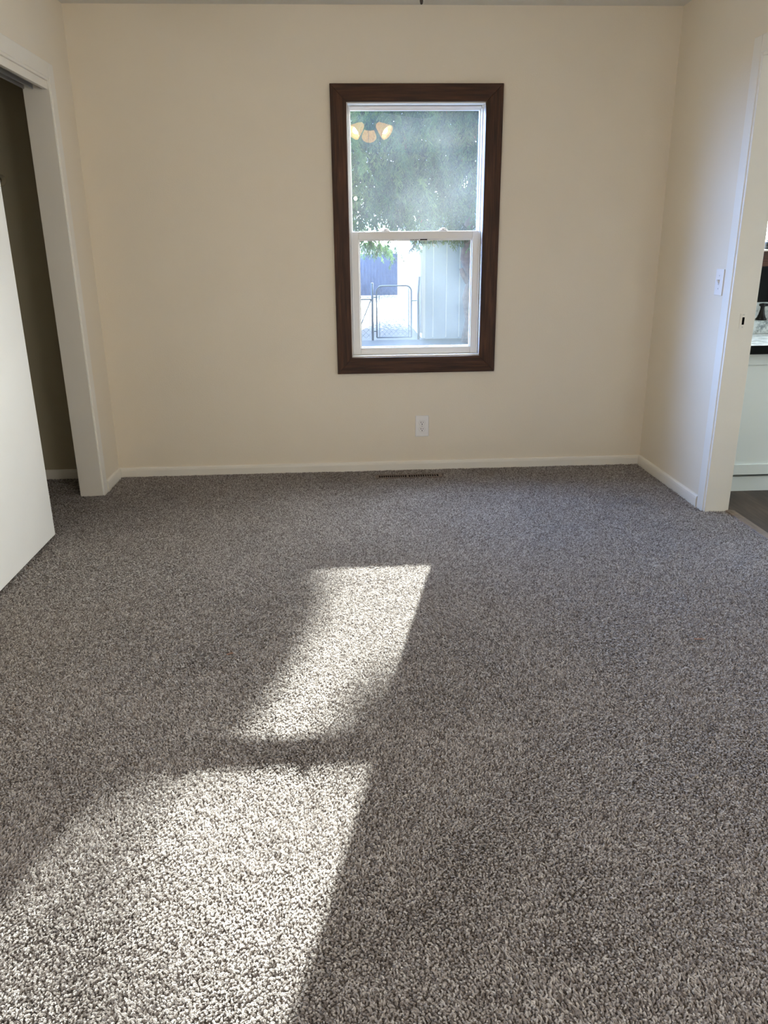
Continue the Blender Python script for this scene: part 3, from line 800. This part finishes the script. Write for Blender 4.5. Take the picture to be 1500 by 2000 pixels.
# low drooping branch tips seen in the lower pane
for (x, z, n) in ((1.95, 1.22, 12), (2.25, 1.15, 14), (2.42, 1.05, 10), (3.1, 1.45, 8), (3.30, 1.42, 8), (3.75, 1.40, 10), (3.95, 1.45, 8), (2.05, 1.35, 14), (4.1, 1.4, 8)):
    P = np.array([x, TY - .3, z + .12]) + rng.normal(size=(n, 3)) * np.array([.11, .12, .08])
    P_all.append(P); S_all.append(rng.uniform(.5, .8, n))
P = np.concatenate(P_all); S = np.concatenate(S_all)
hi = P[:, 2] > 4.7
blocked = np.zeros(len(P), bool)
for dz in np.linspace(0.0, 0.46, 6):
    for dx in (-.14, 0, .14):
        X_, Y_ = shadow_pt(P - np.array([dx, 0, 0]) - np.stack([np.zeros(len(P)), np.zeros(len(P)), dz * S], 1))
        blocked |= gap(X_, Y_) | (sparse(X_, Y_))
keep = ~(hi & blocked)
P, S = P[keep], S[keep]
add_sprays(P, S)
# unseen sprays added around those openings to shade the rest of the carpet
gx_, gy_ = np.meshgrid(np.arange(0.0, 2.1, 0.06), np.arange(-4.6, -1.2, 0.10))
for X, Y in zip(gx_.ravel(), gy_.ravel()):
    g1 = gap(X, Y); sp1 = sparse(X, Y)
    if g1: continue
    n = 4
    if sp1:
        n = int(rng.random() < 0.75) + int(rng.random() < 0.35 + 0.5 * math.sin(X * 11 + Y * 6 + 1.0))
    for _ in range(n):
        k = (13.0 + rng.uniform(-1.2, 0.9) - Y) / sun_v[1]
        q = np.array([X + rng.normal(0, .02), Y, 0]) + sun_v * k
        sc = rng.uniform(.24, .36)
        q[2] += 0.23 * sc
        add_sprays([q], [sc])
V = np.concatenate(VV); Fa = np.concatenate(FFc); T = np.concatenate(TT)
me = bpy.data.meshes.new('foliage')
me.vertices.add(len(V)); me.vertices.foreach_set('co', V.astype(np.float32).ravel())
me.loops.add(Fa.size); me.loops.foreach_set('vertex_index', Fa.astype(np.int32).ravel())
me.polygons.add(len(Fa)); me.polygons.foreach_set('loop_start', (np.arange(len(Fa)) * 5).astype(np.int32))
me.update(calc_edges=True)
at = me.attributes.new('tint', 'FLOAT', 'FACE'); at.data.foreach_set('value', T.astype(np.float32))
me.materials.append(M['foliage'])
fo = bpy.data.objects.new('foliage', me); COL.objects.link(fo)
fo.parent = tree; fo.matrix_parent_inverse = tree.matrix_world.inverted()
fo['kind'] = 'stuff'

# ------------------------------------------------------------------ carpet pile
def pile_mat():
    m = bpy.data.materials.new('carpet_pile'); m.use_nodes = True
    nt = m.node_tree; nt.nodes.clear()
    out = nt.nodes.new('ShaderNodeOutputMaterial')
    at = nt.nodes.new('ShaderNodeAttribute'); at.attribute_name = 'tint'
    c = ramp(nt, at.outputs['Fac'], [(0.0, (0.12, 0.10, 0.092)), (0.3, (0.26, 0.229, 0.212)), (0.65, (0.42, 0.384, 0.36)), (1.0, (0.62, 0.58, 0.545))])
    d = nt.nodes.new('ShaderNodeBsdfDiffuse')
    t_ = nt.nodes.new('ShaderNodeBsdfTranslucent'); mx = nt.nodes.new('ShaderNodeMixShader'); mx.inputs[0].default_value = 0.22
    nt.links.new(c, d.inputs[0]); nt.links.new(c, t_.inputs[0])
    nt.links.new(d.outputs[0], mx.inputs[1]); nt.links.new(t_.outputs[0], mx.inputs[2])
    nt.links.new(mx.outputs[0], out.inputs['Surface'])
    return m
M['pile'] = pile_mat()
def smooth_noise(x, y, cell, seed):
    r = np.random.default_rng(seed); g = r.uniform(-1, 1, (256, 256))
    u = x / cell + 100; v = y / cell + 100
    i = np.floor(u).astype(int); j = np.floor(v).astype(int); fu = u - i; fv = v - j
    fu = fu * fu * (3 - 2 * fu); fv = fv * fv * (3 - 2 * fv)
    G = lambda a, b: g[a % 256, b % 256]
    return (G(i, j) * (1 - fu) + G(i + 1, j) * fu) * (1 - fv) + (G(i, j + 1) * (1 - fu) + G(i + 1, j + 1) * fu) * fv

def make_pile():
    sp_x = 0.0047
    xs = np.arange(-0.79, W + 0.10, sp_x); ys = np.arange(-4.4, -0.003, sp_x)
    gx, gy = np.meshgrid(xs, ys); x = gx.ravel(); y = gy.ravel()
    x = x + rng.uniform(-.5, .5, len(x)) * sp_x; y = y + rng.uniform(-.5, .5, len(x)) * sp_x
    ok = (y < -0.015)
    room = (x > 0.014) & (x < W - 0.006)
    room &= ~((x > W - 0.022) & (y > YR1))
    closet = (x <= 0.014) & (x > -0.785) & (y > -2.09) & ((x < -0.13) | ((y < YL1 - 0.02) & (y > YL0)))
    door = (x >= W - 0.006) & (x < W + 0.106) & (y < YR1 - 0.02) & (y > YR0 + 0.02)
    ok &= room | closet | door
    ok &= ~((x > VX0 + 0.010) & (x < VX1 - 0.010) & (y > VY0 + 0.008) & (y < VY1 - 0.003))
    ok &= ~((x < 0.018) & (y > -0.36) & (x > -0.13))
    ok &= ~((x > -0.112) & (x < -0.03) & (y < -1.03) & (rng.random(len(x)) < .3))
    x, y = x[ok], y[ok]; n = len(x)
    lean_a = smooth_noise(x, y, 0.28, 3) * 1.3 + smooth_noise(x, y, 0.09, 4) * 1.0
    lx = 0.45 * smooth_noise(x, y, 0.5, 5) + rng.normal(0, .42, n)
    ly = 0.50 * lean_a + rng.normal(0, .42, n)
    h = (0.0088 + 0.0016 * smooth_noise(x, y, 0.03, 8)) * rng.uniform(.75, 1.15, n)
    P = np.zeros((n, 4, 3), np.float32)
    a = rng.uniform(0, 2 * PI, n); cr = 0.0014
    for k, t in enumerate((0, .38, .75, 1.0)):
        P[:, k, 0] = x + lx * h * t * t * .75 + cr * np.cos(a + k * 2.2) * (k > 0)
        P[:, k, 1] = y + ly * h * t * t * .75 + cr * np.sin(a + k * 2.2) * (k > 0)
        P[:, k, 2] = -0.0045 + h * t * (1 - .10 * t)
    R = np.zeros((n, 4), np.float32)
    for k, w in enumerate((0.0012, 0.00175, 0.0018, 0.0010)):
        R[:, k] = w * rng.uniform(.8, 1.2, n)
    tint = np.clip(rng.beta(1.5, 1.6, n) + 0.05 * smooth_noise(x, y, 0.012, 9), 0, 1)
    hc = bpy.data.hair_curves.new('carpet_pile')
    hc.add_curves([4] * n)
    hc.attributes['position'].data.foreach_set('vector', P.ravel())
    if 'radius' not in hc.attributes: hc.attributes.new('radius', 'FLOAT', 'POINT')
    hc.attributes['radius'].data.foreach_set('value', R.ravel())
    at = hc.attributes.new('tint', 'FLOAT', 'CURVE'); at.data.foreach_set('value', tint.astype(np.float32))
    hc.materials.append(M['pile'])
    o = bpy.data.objects.new('carpet_pile', hc); COL.objects.link(o)
    tag(o, 'taupe and beige speckled cut-pile carpet covering the room', 'carpet', kind='stuff')
    print('pile tufts', n)
make_pile()

# dry leaf scraps lying on the carpet
M['leaf'] = plain('dry_leaf', (0.17, 0.09, 0.055), 0.8, 0.2, var=0.3, vscale=60)
def scrap(name, x, y, s, rot, label):
    m = MB(); out_ = [(-1, 0), (-.55, .38), (0, .30), (.5, .42), (1, .05), (.6, -.30), (.1, -.22), (-.5, -.35)]
    c, s_ = math.cos(rot), math.sin(rot)
    m.poly_prism([(x + s * (c * a - s_ * b), y + s * (s_ * a + c * b), 0.0095 + 0.0015 * math.sin(a * 3)) for a, b in out_], (0, 0, 0.0012))
    return tag(m.build(name, M['leaf']), label, 'leaf')
scrap('leaf_scrap', 2.524, -2.24, 0.019, -0.3, 'tiny brown dry leaf scrap lying on the carpet at the right')
scrap('leaf_scrap', 0.93, -2.22, 0.013, 0.2, 'tiny reddish brown leaf scrap on the carpet left of the sun patch')
